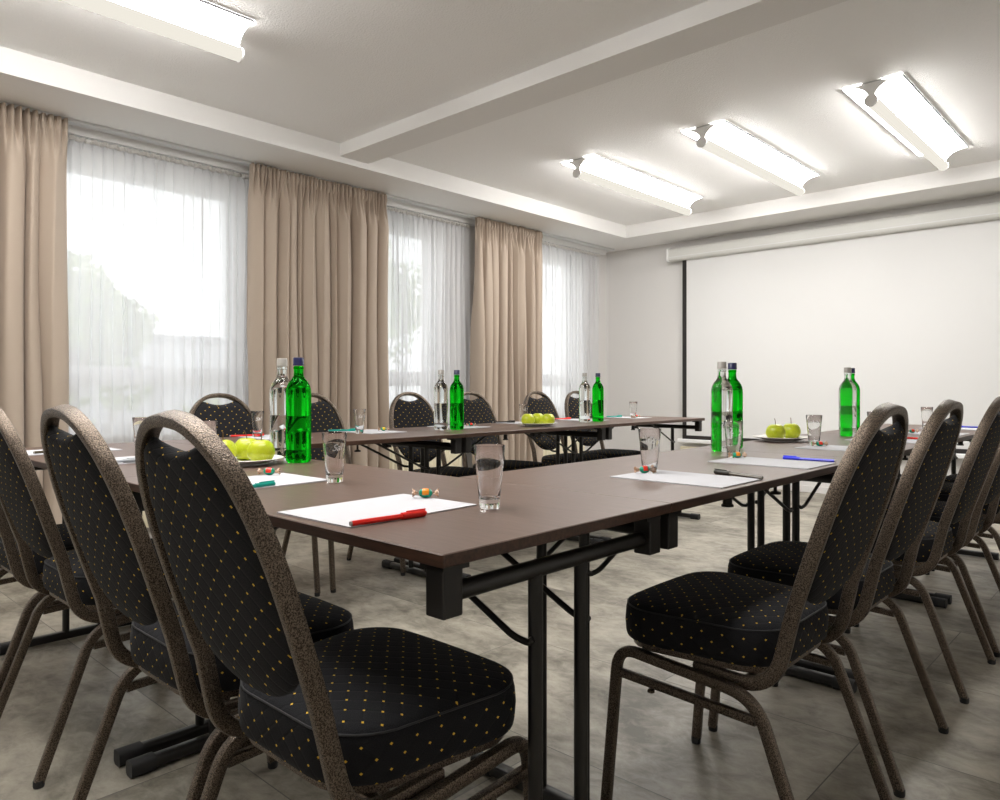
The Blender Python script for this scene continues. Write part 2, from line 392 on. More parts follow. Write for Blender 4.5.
# radiators
def radiator(x0, x1, label):
    e = empty('radiator', ((x0+x1)/2, YW-.055, .0)); hw = (x1-x0)/2
    b = MB(); n = int((x1-x0)/.05); sec = []
    vs = []; fs = []; m = 8*n
    for s, yy in ((0, -.035), (1, .02)):
        for z in (.10, .115, .545, .56):
            for i in range(m+1):
                t = i/m; k = -.5*math.cos(2*PI*n*t); amp = .018 if z in (.115, .545) else .006
                vs.append((-hw+2*hw*t, yy + (amp*k if s == 0 else 0) + (.008 if z in (.10, .56) and s == 0 else 0), z))
    for s in range(2):
        for r in range(3):
            for i in range(m):
                a = (s*4+r)*(m+1)+i; q = (a, a+1, a+m+2, a+m+1); fs.append(q if s == 0 else q[::-1])
    for r in (0, 3):
        for i in range(m): a = r*(m+1)+i; c = (4+r)*(m+1)+i; fs.append((a, c, c+1, a+1) if r == 0 else (a, a+1, c+1, c))
    for i in (0, m):
        for r in range(3): a = r*(m+1)+i; c = (4+r)*(m+1)+i; fs.append((a, a+m+1, c+m+1, c))
    b.add(vs, fs); b.build('panel', M['cream'], e)
    MB().box((hw, -.03, .12), (hw+.012, .03, .54), .004).build('side_panel', M['white_paint'], e)
    for s in (-1, 1): MB().box((s*hw*.8-.015, -.02, 0), (s*hw*.8+.015, .02, .11), .003).build('leg', M['white_paint'], e)
    b = MB(); b.tube([(hw+.01, 0, .16), (hw+.05, 0, .16)], .009); b.lathe([(.0, 0), (.018, .0), (.020, .05), (.0, .055)], 16, (hw+.06, 0, .14)); b.build('valve', M['white_paint'], e)
    return tag(e, label, 'radiator', 'radiators under the windows')
radiator(.95, 2.35, 'cream ribbed radiator low under the widest window, behind the far table row')
radiator(2.85, 4.42, 'cream ribbed radiator low under the middle window, seen between the far table legs')
radiator(4.72, 6.20, 'cream ribbed radiator low under the last window, near the screen wall')

# ------------------------------------------------------------------ ceiling lamps
def make_lamp():
    e = empty('ceiling_light', (0, 0, ZC)); Lh = .775
    half = []
    for k in range(11):
        t = k/10; a = t*PI/2     # concave wing from keel to ceiling edge
        half.append((.016 + .128*(1-math.cos(a))**1.0, -.082 + .074*math.sin(a)))
    for s in (-1, 1):
        vs = []; fs = []
        for (y, z) in half: vs += [(-Lh, s*y, z), (Lh, s*y, z)]
        n = len(half)
        for i in range(n-1): a = 2*i; fs.append((a, a+1, a+3, a+2) if s < 0 else (a, a+2, a+3, a+1))
        MB().add(vs, fs).build('reflector', M['lamp_wing'], e, angle=0)
        MB().box((-Lh, s*.147-.002, -.011), (Lh, s*.147+.003, -.002)).build('rim', M['roof'], e)
    ring = [(-y, z) for y, z in half[::-1]] + [(y, z) for y, z in half] 
    for s in (-1, 1):
        vs = [(s*Lh, y, z) for y, z in ring] + [(s*(Lh+.004), y, z) for y, z in ring]; n = len(ring)
        fs = [tuple(range(n)), tuple(range(2*n-1, n-1, -1))] + [(i, (i+1) % n, n+(i+1) % n, n+i) for i in range(n)]
        MB().add(vs, fs, smooth=False).build('end_plate', M['white_metal'], e)
    vs = [(-Lh, -.144, -.003), (Lh, -.144, -.003), (Lh, .144, -.003), (-Lh, .144, -.003), (-Lh, -.144, 0), (Lh, -.144, 0), (Lh, .144, 0), (-Lh, .144, 0)]
    MB().box((-Lh, -.05, -.02), (Lh, .05, 0)).build('base_tray', M['grey_metal'], e)
    b = MB(); sec = [(.031*math.cos(2*PI*j/24), .031*math.sin(2*PI*j/24)) for j in range(24)]
    b.sweep([(-Lh-.01, 0, -.105), (Lh+.01, 0, -.105)], sec, (0, 0, 1)); b.build('diffuser_tube', M['lamp_tube'], e)
    for s in (-1, 1):
        b = MB(); b.tube([(s*(Lh+.01), 0, -.105), (s*(Lh+.018), 0, -.105)], .033, 24); b.build('end_disc', M['white_metal'], e)
    return e
lamp = make_lamp(); GL = 'winged fluorescent ceiling lights'
lamp.location = (4.925, 3.125, ZC); tag(lamp, 'lit winged ceiling light nearest the window side, beyond the ceiling beam', 'ceiling light', GL)
dup(lamp, (4.925, 2.17, ZC), 0, 'middle of the three lit winged ceiling lights beyond the ceiling beam')
dup(lamp, (4.925, 1.205, ZC), 0, 'lit winged ceiling light farthest from the windows, beyond the ceiling beam')
dup(lamp, (.835, 3.125, ZC), 0, 'lit winged ceiling light near side of the beam, closest to the windows')
dup(lamp, (.835, 2.17, ZC), 0, 'unseen winged ceiling light added to light the near side, second from the windows')  # added out of view to brighten the near side of the room
dup(lamp, (.835, 1.205, ZC), 0, 'unseen winged ceiling light added to light the near side, farthest from the windows')  # likewise added above the camera, out of view, for its light

# ------------------------------------------------------------------ projection screen, sockets
e = empty('projection_screen', (6.69, 1.85, .37)); y0, y1 = -1.87-.1, 1.87
tag(e, 'wide white roll-down projection screen with black border on the end wall', 'projection screen')
zb = -.37
MB().box((-.001, y0, .425+zb), (.0015, y1, 2.235+zb)).build('cloth', M['screen_cloth'], e)
b = MB(); b.box((-.0035, y1-.045, .425+zb), (-.001, y1, 2.235+zb)); b.box((-.0035, y0, .425+zb), (-.001, y0+.035, 2.235+zb)); b.box((-.0035, y0+.035, .425+zb), (-.001, y1-.035, .465+zb)); b.build('border', M['screen_black'], e)
b = MB(); b.box((-.016, y0-.05, .388+zb), (.012, y1+.055, .428+zb), .009, 3); b.build('weight_bar', M['white_paint'], e)
sec = rrect(.105, .125, .03, 4)
b = MB(); b.sweep([(-.02, y0-.12, 2.292+zb), (-.02, y1+.12, 2.292+zb)], sec, (0, 0, 1)); b.build('case', M['case'], e)
b = MB(); b.box((-.075, y0-.12, 2.262+zb), (-.0715, y1+.12, 2.268+zb)); b.build('case_groove', M['alu'], e)
for s, yy in ((1, y1+.12), (-1, y0-.12)):
    b = MB(); b.sweep([(-.02, yy, 2.295+zb), (-.02, yy+s*.02, 2.295+zb)], rrect(.12, .142, .034, 4), (0, 0, 1)); b.build('end_cap', M['white_metal'], e)
e = empty('socket_box', (XW, 3.58, .25)); tag(e, 'cream wall socket box low on the wall under the screen bar', 'socket box')
MB().box((-.04, -.18, 0), (0, .18, .10), .006).build('housing', M['cream'], e)
for k in range(3):
    b = MB(); b.lathe([(.032, 0), (.032, .004), (.026, .005), (.024, -.008), (0, -.008)], 24); o = b.build('socket', M['cream'], e); o.location = (-.0405, -.105+.105*k, .052); o.rotation_euler = (0, -PI/2, 0)

# ------------------------------------------------------------------ tables
HT = .73
def make_table():
    e = empty('folding_table'); Lx, Ly = .5998, .2998
    b = MB(); b.box((-Lx, -Ly, HT-.019), (Lx, Ly, HT), .0015, 1)
    for i, f in enumerate(b.f):
        zz = [b.v[k][2] for k in f]
        b.mi[i] = 0 if min(zz) > HT-.0016 else 1
    b.build('tabletop', [M['wenge'], M['wenge_edge']], e)
    for sx in (-1, 1):
        xf = sx*.560
        for sy in (-1, 1):
            b = MB(); x, y = sx*.566, sy*.266
            b.box((x-.019, y-.019, HT-.096), (x+.019, y+.019, HT-.019), .003)
            b.box((x-.019-.012*(sx > 0), y-.019-.012*(sy > 0), HT-.030), (x+.019+.012*(sx < 0), y+.019+.012*(sy < 0), HT-.019))
            b.build('corner_block', M['black_block'], e)
        MB().tube([(xf, -.25, HT-.068), (xf, .25, HT-.068)], .0145, 16).build('crossbar', M['black_steel'], e)
        for sy in (-1, 1):
            MB().tube([(xf, sy*.061, .028), (xf, sy*.061, HT-.070)], .0122, 16).build('leg', M['black_steel'], e)
            # folding brace hooked on the leg
            y = sy*.061; p = fillet([(xf-sx*.36, y+sy*.02, HT-.022), (xf-sx*.03, y+sy*.019, .550), (xf+sx*.0, y+sy*.017, .546), (xf+sx*.006, y+sy*.013, .552)], [.03, .004], 6)
            MB().tube(p, .0058, 8, ref=(0, 1, 0)).build('brace', M['black_steel'], e)
        f = MB(); f.sweep([(xf, -.262, .020), (xf, .262, .020)], rrect(.034, .030, .009, 3), (0, 0, 1)); foot = f.build('foot', M['black_steel'], e)
        for sy in (-1, 1):
            c = MB(); c.sweep([(xf, sy*.215, .0195), (xf, sy*.275, .0195)], rrect(.040, .038, .011, 3), (0, 0, 1)); c.build('foot_cap', M['black_cap'], foot)
        b = MB(); b.box((xf-sx*.36-.02, -.10, HT-.032), (xf-sx*.36+.02, .10, HT-.019), .002); b.build('brace_bracket', M['black_block'], e)
        b = MB(); x = -.0 if sx > 0 else -.27; yy = -.255; b.tube([(x, yy, HT-.018), (x, yy, HT-.046)], .0045 if sx > 0 else .011, 10); b.lathe([(.004, .0), (.014, -.004), (.014, -.009), (0, -.010)], 14, (x, yy, HT-.042)); b.build('link_stud', M['black_block'], e)
    return e
tb = make_table(); GT = 'dark folding tables set in a U'
TX = .667
tag(tb, 'dark wenge folding table at the near corner, carrying the red pen and paper', 'table', GT)
tb.location = (TX+.3, .728+.6, 0); tb.rotation_euler = (0, 0, PI/2)
dup(tb, (TX+.3, 1.928+.6, 0), PI/2, 'dark wenge folding table on the left arm, between the apple plate and the windows')
for k, l in enumerate(('dark wenge folding table carrying the black pen and blue pen papers on the right arm', 'dark wenge folding table carrying the apple plate in front of the screen', 'dark wenge folding table closest to the screen on the right arm, mostly behind chairs')):
    dup(tb, (TX+.6+.6+1.2*k, .728+.3, 0), 0, l)
for k, l in enumerate(('dark wenge folding table on the window-side arm, under the bottles before the middle sheer', 'dark wenge folding table carrying the three apples, middle of the window-side arm', 'dark wenge folding table at the screen end, carrying the lone far glass')):
    dup(tb, (TX+1.2+1.2*k, 2.528+.3, 0), 0, l)

# ------------------------------------------------------------------ banquet chair
def make_chair():
    e = empty('banquet_chair')
    sec = rrect(.022, .025, .007, 2)
    # back hoop (plane leaning back)
    def yb(z): return -.166 - .325*(z-.50)
    J = lambda s: [(s*.180, .03, .372), (s*.180, -.118, .366), (s*.180, yb(.50)+.004, .47)]
    right = fillet([(.184, .03, .366), (.180, -.138, .360), (.173, yb(.51), .51)], [.085], 9)
    hoop2 = [(.172, .52), (.175, .58), (.177, .65), (.1745, .72), (.163, .78), (.143, .83), (.116, .866), (.083, .892), (.045, .908), (0, .913)]
    up = spline([(x, yb(z), z) for x, z in hoop2], 5)
    rgt = right[:-1] + up
    path = rgt + [Vector((-p.x, p.y, p.z)) for p in rgt[::-1][1:]]
    def ref(i):
        k = min(1, max(0, (path[i].z-.366)/.12)); return (0, k, .3*k + (1-k))
    b = MB(); b.sweep(path, [(x, y) for x, y in rrect(.018, .028, .004, 2)], ref); b.build('back_frame', M['hammer'], e, angle=28)
    # leg frames
    for s in (-1, 1):
        p = fillet([(s*.210, .236, .012), (s*.206, .205, .374), (s*.205, -.112, .348), (s*.214, -.236, .012)], [.05, .06], 10)
        b = MB(); b.sweep(p, rrect(.023, .021, .005, 2), (1, 0, 0)); lf = b.build('leg_frame', M['hammer'], e, angle=28)
        for y, x in ((.236, .208), (-.236, .214)):
            MB().lathe([(.0115, 0), (.0125, .004), (.0125, .016), (.006, .018)], 14, (s*x, y, 0)).build('foot_cap', M['black_cap'], lf)
        b = MB(); b.sweep([(s*.207, .212, .318), (s*.2075, -.114, .304)], rrect(.018, .018, .004, 2), (1, 0, 0))
        b.lathe([(.004, 0), (.008, -.003), (.008, -.008), (0, -.009)], 10, (s*.2085, .12, .303))
        b.build('stretcher', M['hammer'], e)
    b = MB(); b.sweep([(-.198, -.07, .355), (.198, -.07, .355)], rrect(.018, .018, .004, 2), (0, 0, 1)); b.build('cross_bar', M['hammer'], e)
    # seat cushion: rounded trapezoid outline
    yf, yr, wf, wr = .217, -.142, .212, .191
    outl = []
    for cx, cy, r, a0 in ((wf, yf, .085, 0), (-wf, yf, .085, 90), (-wr, yr, .105, 180), (wr, yr, .105, 270)):
        sx, sy = (1 if cx > 0 else -1), (1 if cy > 0 else -1)
        for k in range(9):
            a = math.radians(a0 + 90*k/8); outl.append((cx-sx*r+r*math.cos(a), cy-sy*r+r*math.sin(a)))
    # add points along the straight edges, front edge slightly bowed
    O = []
    for i in range(len(outl)):
        p, q = outl[i], outl[(i+1) % len(outl)]; d = math.dist(p, q); n = max(1, int(d/.03))
        for k in range(n): t = k/n; O.append((p[0]+(q[0]-p[0])*t, p[1]+(q[1]-p[1])*t))
    O = [(x, y + (.010*(1-(x/wf)**2) if y > .1 else 0)) for x, y in O]
    n = len(O); cy0 = .04
    arc = [0]
    for i in range(n): arc.append(arc[-1] + math.dist(O[i], O[(i+1) % n]))
    rings = [(.955, .392), (.99, .396), (1.0, .405), (1.008, .430), (1.0, .454), (.988, .464), (.955, .4725), (.90, .477), (.78, .4815), (.60, .4855), (.4, .488), (.2, .489)]
    b = MB(); vs = []; fs = []; uvs = []
    for sc, z in rings:
        for x, y in O: vs.append((x*sc, cy0+(y-cy0)*sc, z))
    vs.append((0, cy0, .4895)); vs.append((0, cy0, .392))
    U = lambda k: (vs[k][0], vs[k][1])
    for r in range(len(rings)-1):
        for i in range(n):
            j = (i+1) % n; q = (r*n+i, r*n+j, (r+1)*n+j, (r+1)*n+i); fs.append(q)
            if r < 5: uvs.append([(arc[i]+.013, rings[r][1]), (arc[i+1]+.013, rings[r][1]), (arc[i+1]+.013, rings[r+1][1]), (arc[i]+.013, rings[r+1][1])])
            else: uvs.append([U(k) for k in q])
    t = (len(rings)-1)*n
    for i in range(n): j = (i+1) % n; q = (t+i, t+j, len(vs)-2); fs.append(q); uvs.append([U(k) for k in q])
    for i in range(n): j = (i+1) % n; q = (j, i, len(vs)-1); fs.append(q); uvs.append([U(k) for k in q])
    seat = b.add(vs, fs, True, uvs).build('seat', M['fabric'], e, angle=60)
    b = MB(); b.sweep([(x*.984, cy0+(y-cy0)*.984, .4665) for x, y in O], [(.0018*math.cos(a*PI/3), .0018*math.sin(a*PI/3)) for a in range(6)], (0, 0, 1), closed=True); b.build('piping', M['black_cap'], seat)
    b = MB(); vs = [(x*.93, cy0+(y-cy0)*.93, z) for z in (.378, .394) for x, y in O]
    fs = [tuple(range(n-1, -1, -1)), tuple(range(n, 2*n))] + [(i, (i+1) % n, n+(i+1) % n, n+i) for i in range(n)]
    b.add(vs, fs).build('seat_pan', M['hammer'], seat, angle=30)
    # back cushion filling the hoop, handle gap at the top
    hp = [(z, x-.008) for x, z in hoop2]
    def hoop_in(z):
        for (z0, a), (z1, c) in zip(hp, hp[1:]):
            if z0 <= z <= z1: return a+(c-a)*(z-z0)/(z1-z0+1e-9)
        return hp[0][1] if z < hp[0][0] else 0
    zb_, zt_ = .505, .883
    def hw(z):
        k = hoop_in(z)
        d = (z-zb_)/.17
        if d < 1: k *= math.sqrt(max(0, 1-(1-d)**2.3))**.86
        return max(k, .004)
    nu, nv = 28, 34; b = MB(); vs = []; fs = []; uvs = []; uvv = []
    for side in (0, 1):
        for j in range(nv+1):
            t = j/nv; t = .5-.5*math.cos(PI*t) if t < .5 else t; z0 = zb_+(zt_-zb_)*t
            w = hw(z0)
            for i in range(nu+1):
                u = math.sin((2*i/nu-1)*PI/2); x = u*w; z = z0
                k = max(0, (z0-.83)/(zt_-.83)); z -= k*k*.016*max(0, 1-(x/.075)**2)
                edge = max(0, 1-abs(u)**5)**.5 * min(1, math.sqrt(max(0, (z0-zb_)/.05))) * min(1, math.sqrt(max(0, (zt_-z0)/.022)))
                crown = (.013+.012*(1-u*u)) if side else (.014 + .005*(1-u*u))
                y = yb(z) + (.004 if side else -.002) + (1 if side else -1)*edge*crown + .010*(1-u*u)*0
                vs.append((x, y, z)); uvv.append((x, z + (y - yb(z))))
    m1 = (nu+1)*(nv+1)
    for side in (0, 1):
        for j in range(nv):
            for i in range(nu):
                a = side*m1+j*(nu+1)+i; q = (a, a+1, a+nu+2, a+nu+1); q = q if side == 0 else q[::-1]; fs.append(q); uvs.append([uvv[k] for k in q])
    # rim strip joining the two faces
    rim = [i for i in range(nu+1)] + [(j)*(nu+1)+nu for j in range(1, nv+1)] + [nv*(nu+1)+i for i in range(nu-1, -1, -1)] + [j*(nu+1) for j in range(nv-1, 0, -1)]
    for k in range(len(rim)): a, c = rim[k], rim[(k+1) % len(rim)]; q = (a, a+m1, c+m1, c); fs.append(q); uvs.append([uvv[x % m1] for x in q])
    b.add(vs, fs, True, uvs).build('backrest', M['fabric'], e, angle=75)
    return e
ch = make_chair()
CX0, CY0, CF = TX-.003, .725, 3.131
def place_chair(x, y, rz, label, group, first=[True]):
    if first[0]: first[0] = False; ch.location = (x, y, 0); ch.rotation_euler = (0, 0, rz); return tag(ch, label, 'chair', group)
    return dup(ch, (x, y, 0), rz, label, group)
GA, GB_, GC = 'chairs along the left arm', 'chairs along the right arm', 'chairs on the window side'
place_chair(.722, 1.009, -PI/2, 'black gold-dotted banquet chair at the red pen, its whole seat and back showing', GA)
place_chair(.722, 1.468, -PI/2, 'black gold-dotted banquet chair left of the nearest chair, hoop before the first sheer', GA)
place_chair(.765, 2.215, -PI/2, 'black gold-dotted banquet chair cut by the left picture edge, third from the near table corner', GA)
place_chair(.755, 2.68, -PI/2, 'black gold-dotted banquet chair mostly out of picture at left, only frame and legs showing', GA)
for x, l in ((1.592, 'black gold-dotted banquet chair right of the near table corner, side-on with full seat showing'), (2.105, 'black gold-dotted banquet chair second along the right arm, behind the side-on chair'),
             (2.795, 'black gold-dotted banquet chair third along the right arm, hoop cut by the right picture edge'), (3.315, 'black gold-dotted banquet chair fourth along the right arm, at the right picture edge'),
             (4.0, 'black gold-dotted banquet chair fifth along the right arm, seat glimpsed between hoops'), (4.52, 'black gold-dotted banquet chair last along the right arm, closest to the screen')):
    place_chair(x, CY0, 0, l, GB_)
for x, l in ((1.67, 'black gold-dotted banquet chair in front of the first sheer, behind the apples'), (2.172, 'black gold-dotted banquet chair before the wide beige curtain, behind the tall green bottle'),
             (2.86, 'black gold-dotted banquet chair before the middle sheer, left of the second bottle pair'), (3.382, 'black gold-dotted banquet chair at the grey wall pier, right of the second bottle pair'),
             (4.05, 'black gold-dotted banquet chair behind the far plate of three apples'), (4.52, 'black gold-dotted banquet chair closest to the screen wall, behind the third bottle pair')):
    place_chair(x, CF, PI, l, GC)

# ------------------------------------------------------------------ bottles, glasses
def make_bottle(kind):
    e = empty(kind + '_bottle')
    prof = [(0, .004), (.030, .0), (.0355, .004), (.037, .010), (.037, .036), (.0362, .0375), (.0362, .0395), (.037, .041), (.037, .136), (.0362, .1375), (.0362, .1400), (.037, .1415), (.037, .205),
            (.0362, .216), (.033, .229), (.027, .240), (.0195, .249), (.0155, .256), (.0138, .266), (.0136, .287), (0, .287)]
    MB().lathe(prof, 48).build('glass_body', M['bottle_green' if kind == 'green' else 'bottle_clear'], e)
    MB().lathe([(.0140, .2885), (.0165, .2885), (.0168, .291), (.0158, .293), (.0156, .311), (.0145, .3125), (0, .3125)], 40).build('cap', M['navy' if kind == 'green' else 'silver'], e)
    MB().lathe([(.0138, .278), (.0152, .279), (.0152, .284), (.0138, .285)], 32).build('neck_ring', M['bottle_green' if kind == 'green' else 'bottle_clear'], e)
    return e
bg, bc = make_bottle('green'), make_bottle('clear')
LB = [((1.199, 2.042), (1.192, 1.937), 'on the near left table beside the apple plate'), ((2.585, 2.835), (2.665, 2.800), 'on the window-side table before the middle sheer'),
      ((3.79, 2.80), (3.905, 2.78), 'on the window-side table before the last sheer'), ((2.415, 1.190), (2.545, 1.213), 'on the right arm, left of the apples before the screen'),
      ((3.525, 1.125), (3.655, 1.150), 'on the right arm, right of the apples before the screen')]
for k, (p, q, w) in enumerate(LB):
    if k == 0:
        bc.location = (*p, HT); tag(bc, 'clear water bottle ' + w, 'bottle', 'clear water bottles'); bg.location = (*q, HT); tag(bg, 'green water bottle ' + w, 'bottle', 'green water bottles')
    else:
        dup(bc, (*p, HT), 0, 'clear water bottle ' + w); dup(bg, (*q, HT), 0, 'green water bottle ' + w)
def make_glass():
    e = empty('drinking_glass')
    def prof(seg):
        return None
    H = .117; o = [(0, 0), (.0175, 0), (.019, .0015), (.0195, .012), (.0222, .04), (.0263, .085), (.0295, .1165), (.0291, H), (.0283, .1165), (.0250, .085), (.0205, .04), (.0172, .021), (.015, .0175), (0, .0165)]
    vs = []; fs = []; seg = 48
    for r, z in o:
        k = max(0, 1-z/.075)   # faceted square-ish foot blending to a round rim
        for j in range(seg):
            a = 2*PI*j/seg; sq = 1/max(abs(math.cos(4*a/4)), abs(math.sin(a)))
            q = (1/(abs(math.cos(a))**4+abs(math.sin(a))**4)**.25)
            rr = r*(1+(q-1)*.32*k); vs.append((rr*math.cos(a), rr*math.sin(a), z))
    for i in range(len(o)-1):
        for j in range(seg): fs.append((i*seg+j, i*seg+(j+1) % seg, (i+1)*seg+(j+1) % seg, (i+1)*seg+j))
    MB().add(vs, fs).build('bowl', M['glass'], e, weld=1e-6, angle=50)
    # etched script mark on the side
    cu = bpy.data.curves.new('etched_mark', 'FONT'); cu.body = 'Sal'; cu.size = .022; cu.shear = .35; cu.align_x = 'CENTER'
    t = bpy.data.objects.new('etched_mark', cu); C.objects.link(t); dg = bpy.context.evaluated_depsgraph_get(); dg.update()
    me = bpy.data.meshes.new_from_object(t.evaluated_get(dg)); bpy.data.objects.remove(t)
    bm = bmesh.new(); bm.from_mesh(me); bmesh.ops.triangulate(bm, faces=bm.faces); bmesh.ops.subdivide_edges(bm, edges=bm.edges, cuts=1)
    for v in bm.verts:
        z = .076 + v.co.y + .12*v.co.x; r = .0222+(z-.04)*.0041/.045 + .0004; a = -PI/2 + v.co.x/r
        v.co = (r*math.cos(a)*1.0, r*math.sin(a), z)
    me2 = bpy.data.meshes.new('etched_mark'); bm.to_mesh(me2); bm.free(); me2.materials.append(M['etch'])
    o = bpy.data.objects.new('etched_mark', me2); C.objects.link(o); o.parent = e
    return e
gl = make_glass(); GG = 'water glasses'
GLS = [(.986, .948, 0.9, 'beside the near paper with the red pen'), (1.004, 1.475, -.35, 'near the tall bottle pair, right of the green pen paper'), (1.655, 1.015, 2, 'behind the black pen paper on the right arm'),
       (2.200, 1.045, 2.4, 'overlapping the bottle pair left of the screen apples'), (2.862, 1.035, 1.5, 'right of the screen apple plate'), (2.12, 2.905, -.5, 'on the window-side table before the wide curtain'),
       (1.65, 3.02, -.3, 'beside the tall bottles, before the first beige curtain edge'), (1.06, 2.25, 1.2, 'half hidden behind the nearest chair hoop'), (1.032, 2.70, 1.9, 'between the two left chair hoops, before the first sheer'),
       (4.50, 2.895, 2.2, 'alone at the screen end of the window-side table'), (3.41, 2.985, 2, 'behind the far plate of three apples'), (2.775, 2.90, 2, 'behind the green bottle before the middle sheer'),
       (3.91, 1.015, 1, 'between the first two right-hand chair hoops, first from left'), (4.40, 1.005, 1, 'before the second right-hand chair hoop, low on the screen'), (3.43, .985, 2, 'just left of the first right-hand chair hoop')]
for k, (x, y, rz, w) in enumerate(GLS):
    if k == 0: gl.location = (x, y, HT); gl.rotation_euler = (0, 0, rz); tag(gl, 'clear tapered drinking glass ' + w, 'glass', GG)
    else: dup(gl, (x, y, HT), rz, 'clear tapered drinking glass ' + w)

# ------------------------------------------------------------------ plates, apples
def make_plate():
    o = MB().lathe([(0, .004), (.060, .004), (.070, .0055), (.090, .012), (.111, .017), (.1125, .0185), (.111, .0195), (.089, .0150), (.068, .0085), (.058, .0070), (0, .0065)], 56).build('plate', M['china'])
    MB().lathe([(.062, 0), (.066, 0), (.066, .006), (.062, .006)], 40, close=True).build('foot_ring', M['china'], o)
    return o
pl = make_plate(); pl.location = (1.050, 2.000, HT); tag(pl, 'white plate under the apples beside the tall bottle pair', 'plate', 'white apple plates')
dup(pl, (3.200, 2.695, HT), 0, 'white plate under three apples on the window-side table')
dup(pl, (3.020, 1.225, HT), 0, 'white plate under two apples in front of the screen')
def make_apple():
    e = empty('green_apple'); prof = []; R = .0385
    for k in range(25):
        t = PI*k/24; r = R*(math.sin(t)**.9 if 0 < t < PI else 0)*(1+.05*math.cos(t)); r = max(r, 0)
        z = -R*.92*math.cos(t)
        z -= .011*math.exp(-(r/.011)**2)*(1 if z > 0 else -.6)
        prof.append((r, z+R*.92-.004))
    MB().lathe(prof, 36).build('flesh', M['apple'], e)
    MB().tube(spline([(0, 0, .056), (.001, 0, .066), (.005, .001, .078), (.010, .002, .086)], 4), .0014, 8, ref=(0, 1, 0)).build('stem', M['stem'], e)
    b = MB()
    for k in range(5): a = 2*PI*k/5; b.tube([(.002*math.cos(a), .002*math.sin(a), .0065), (.006*math.cos(a), .006*math.sin(a), .0005)], .001, 5)
    b.build('calyx', M['stem'], e)
    return e
ap = make_apple(); GP = 'green apples on plates'; Z = HT+.0085
AP = [(1.078, 1.951, .4, 'in front on the near plate, touching the bottle side'), (1.088, 2.052, 2., 'behind the front one on the near plate, stem upright'), (1.005, 2.035, 4, 'half behind the nearest chair hoop on the near plate'),
      (3.141, 2.717, 1, 'leftmost of three on the window-side plate'), (3.235, 2.723, 3, 'middle of three on the window-side plate, set back'), (3.216, 2.632, 5, 'rightmost of three on the window-side plate'),
      (2.965, 1.226, .6, 'left one on the plate before the screen'), (3.080, 1.208, .3, 'right one on the plate before the screen')]
for k, (x, y, rz, w) in enumerate(AP):
    if k == 0: ap.location = (x, y, Z); ap.rotation_euler = (0, 0, rz); tag(ap, 'yellow-green apple ' + w, 'apple', GP)
    else: dup(ap, (x, y, Z), rz, 'yellow-green apple ' + w)

# ------------------------------------------------------------------ papers, pens, candies
pp = MB().box((-.105, -.1485, 0), (.105, .1485, .0025)).build('notepaper', M['paper'])
GPP = 'white paper pads at the seats'
PAP = [(.836, 1.083, PI/2+.03, 'under the red pen at the near table corner'), (.86, 1.600, PI/2+.02, 'with the dark green pen beside the apple plate'), (1.625, .897, .0, 'under the black pen on the right arm'),
       (2.135, .897, -.01, 'under the blue pen on the right arm'), (2.80, .897, .0, 'behind the first right-hand chair hoop, before the screen apples'), (3.35, .90, .0, 'between the first two right-hand hoops, under the red pen'),
       (3.98, .90, 0, 'on the last right-arm table, beside its first glass'), (4.53, .90, 0, 'under the far blue pen on the right arm'),
       (.84, 2.36, PI/2, 'with the grey pen, seen between the two left hoops'), (.84, 2.86, PI/2, 'with the brown pen at the left picture side'),
       (1.70, 2.965, 0, 'under the red pen beside the tall bottles'), (2.24, 2.965, -.05, 'with the teal pen before the wide curtain'), (2.84, 2.965, 0, 'behind the second bottle pair on the window-side table'),
       (3.40, 2.965, 0, 'with the black pen behind the far apple plate'), (3.98, 2.965, 0, 'beside the third bottle pair on the window-side table'), (4.52, 2.965, 0, 'under the lone far glass at the screen end')]
for k, (x, y, rz, w) in enumerate(PAP):
    o = pp if k == 0 else pp.copy()
    if k: C.objects.link(o)
    o.location = (x, y, HT); o.rotation_euler = (0, 0, rz); tag(o, 'white paper pad ' + w, 'paper', GPP)
def make_pen(col, barrel=None):
    e = empty('ballpoint_pen'); r = .0048
    sec = [(r*math.cos(2*PI*j/6), r*math.sin(2*PI*j/6)) for j in range(6)]
    MB().sweep([(-.072, 0, .006), (.03, 0, .006)], sec, (0, 0, 1), smooth=False).build('barrel', M[barrel or col], e)
    b = MB(); b.sweep([(.026, 0, .0062), (.065, 0, .0062), (.073, 0, .0062)], [(.0060*math.cos(2*PI*j/14), .0060*math.sin(2*PI*j/14)) for j in range(14)], (0, 0, 1)); b.lathe([(.006, 0), (.0045, .003), (0, .004)], 14)
    # cap tip lies along x
    for i in range(len(b.v)-14*3, len(b.v)): x, y, z = b.v[i]; b.v[i] = (.073+z, y, .0062+x)
    b.build('cap', M[col], e)
    MB().box((.036, -.0015, .0118), (.076, .0015, .0140), .0007).build('clip', M[col], e)
    MB().tube([(-.0745, 0, .006), (-.071, 0, .006)], .0040, 10).build('end_plug', M['silver'], e)
    return e
pens = {}
def pen(col, p, q, label, barrel=None, z=HT):
    key = (col, barrel); rz = math.atan2(q[1]-p[1], q[0]-p[0]); loc = ((p[0]+q[0])/2, (p[1]+q[1])/2, z)
    if key not in pens: pens[key] = make_pen(col, barrel); o = pens[key]; o.location = loc; o.rotation_euler = (0, 0, rz)
    else: o = dup(pens[key], loc, rz)
    return tag(o, label, 'pen', 'ballpoint pens')
zp = HT+.0027
pen('red', (.698, .978), (.842, .968), 'red ballpoint pen on the edge of the near corner paper')
pen('teal', (.72, 1.490), (.862, 1.508), 'dark green ballpoint pen behind the nearest chair hoop, by the apple plate')
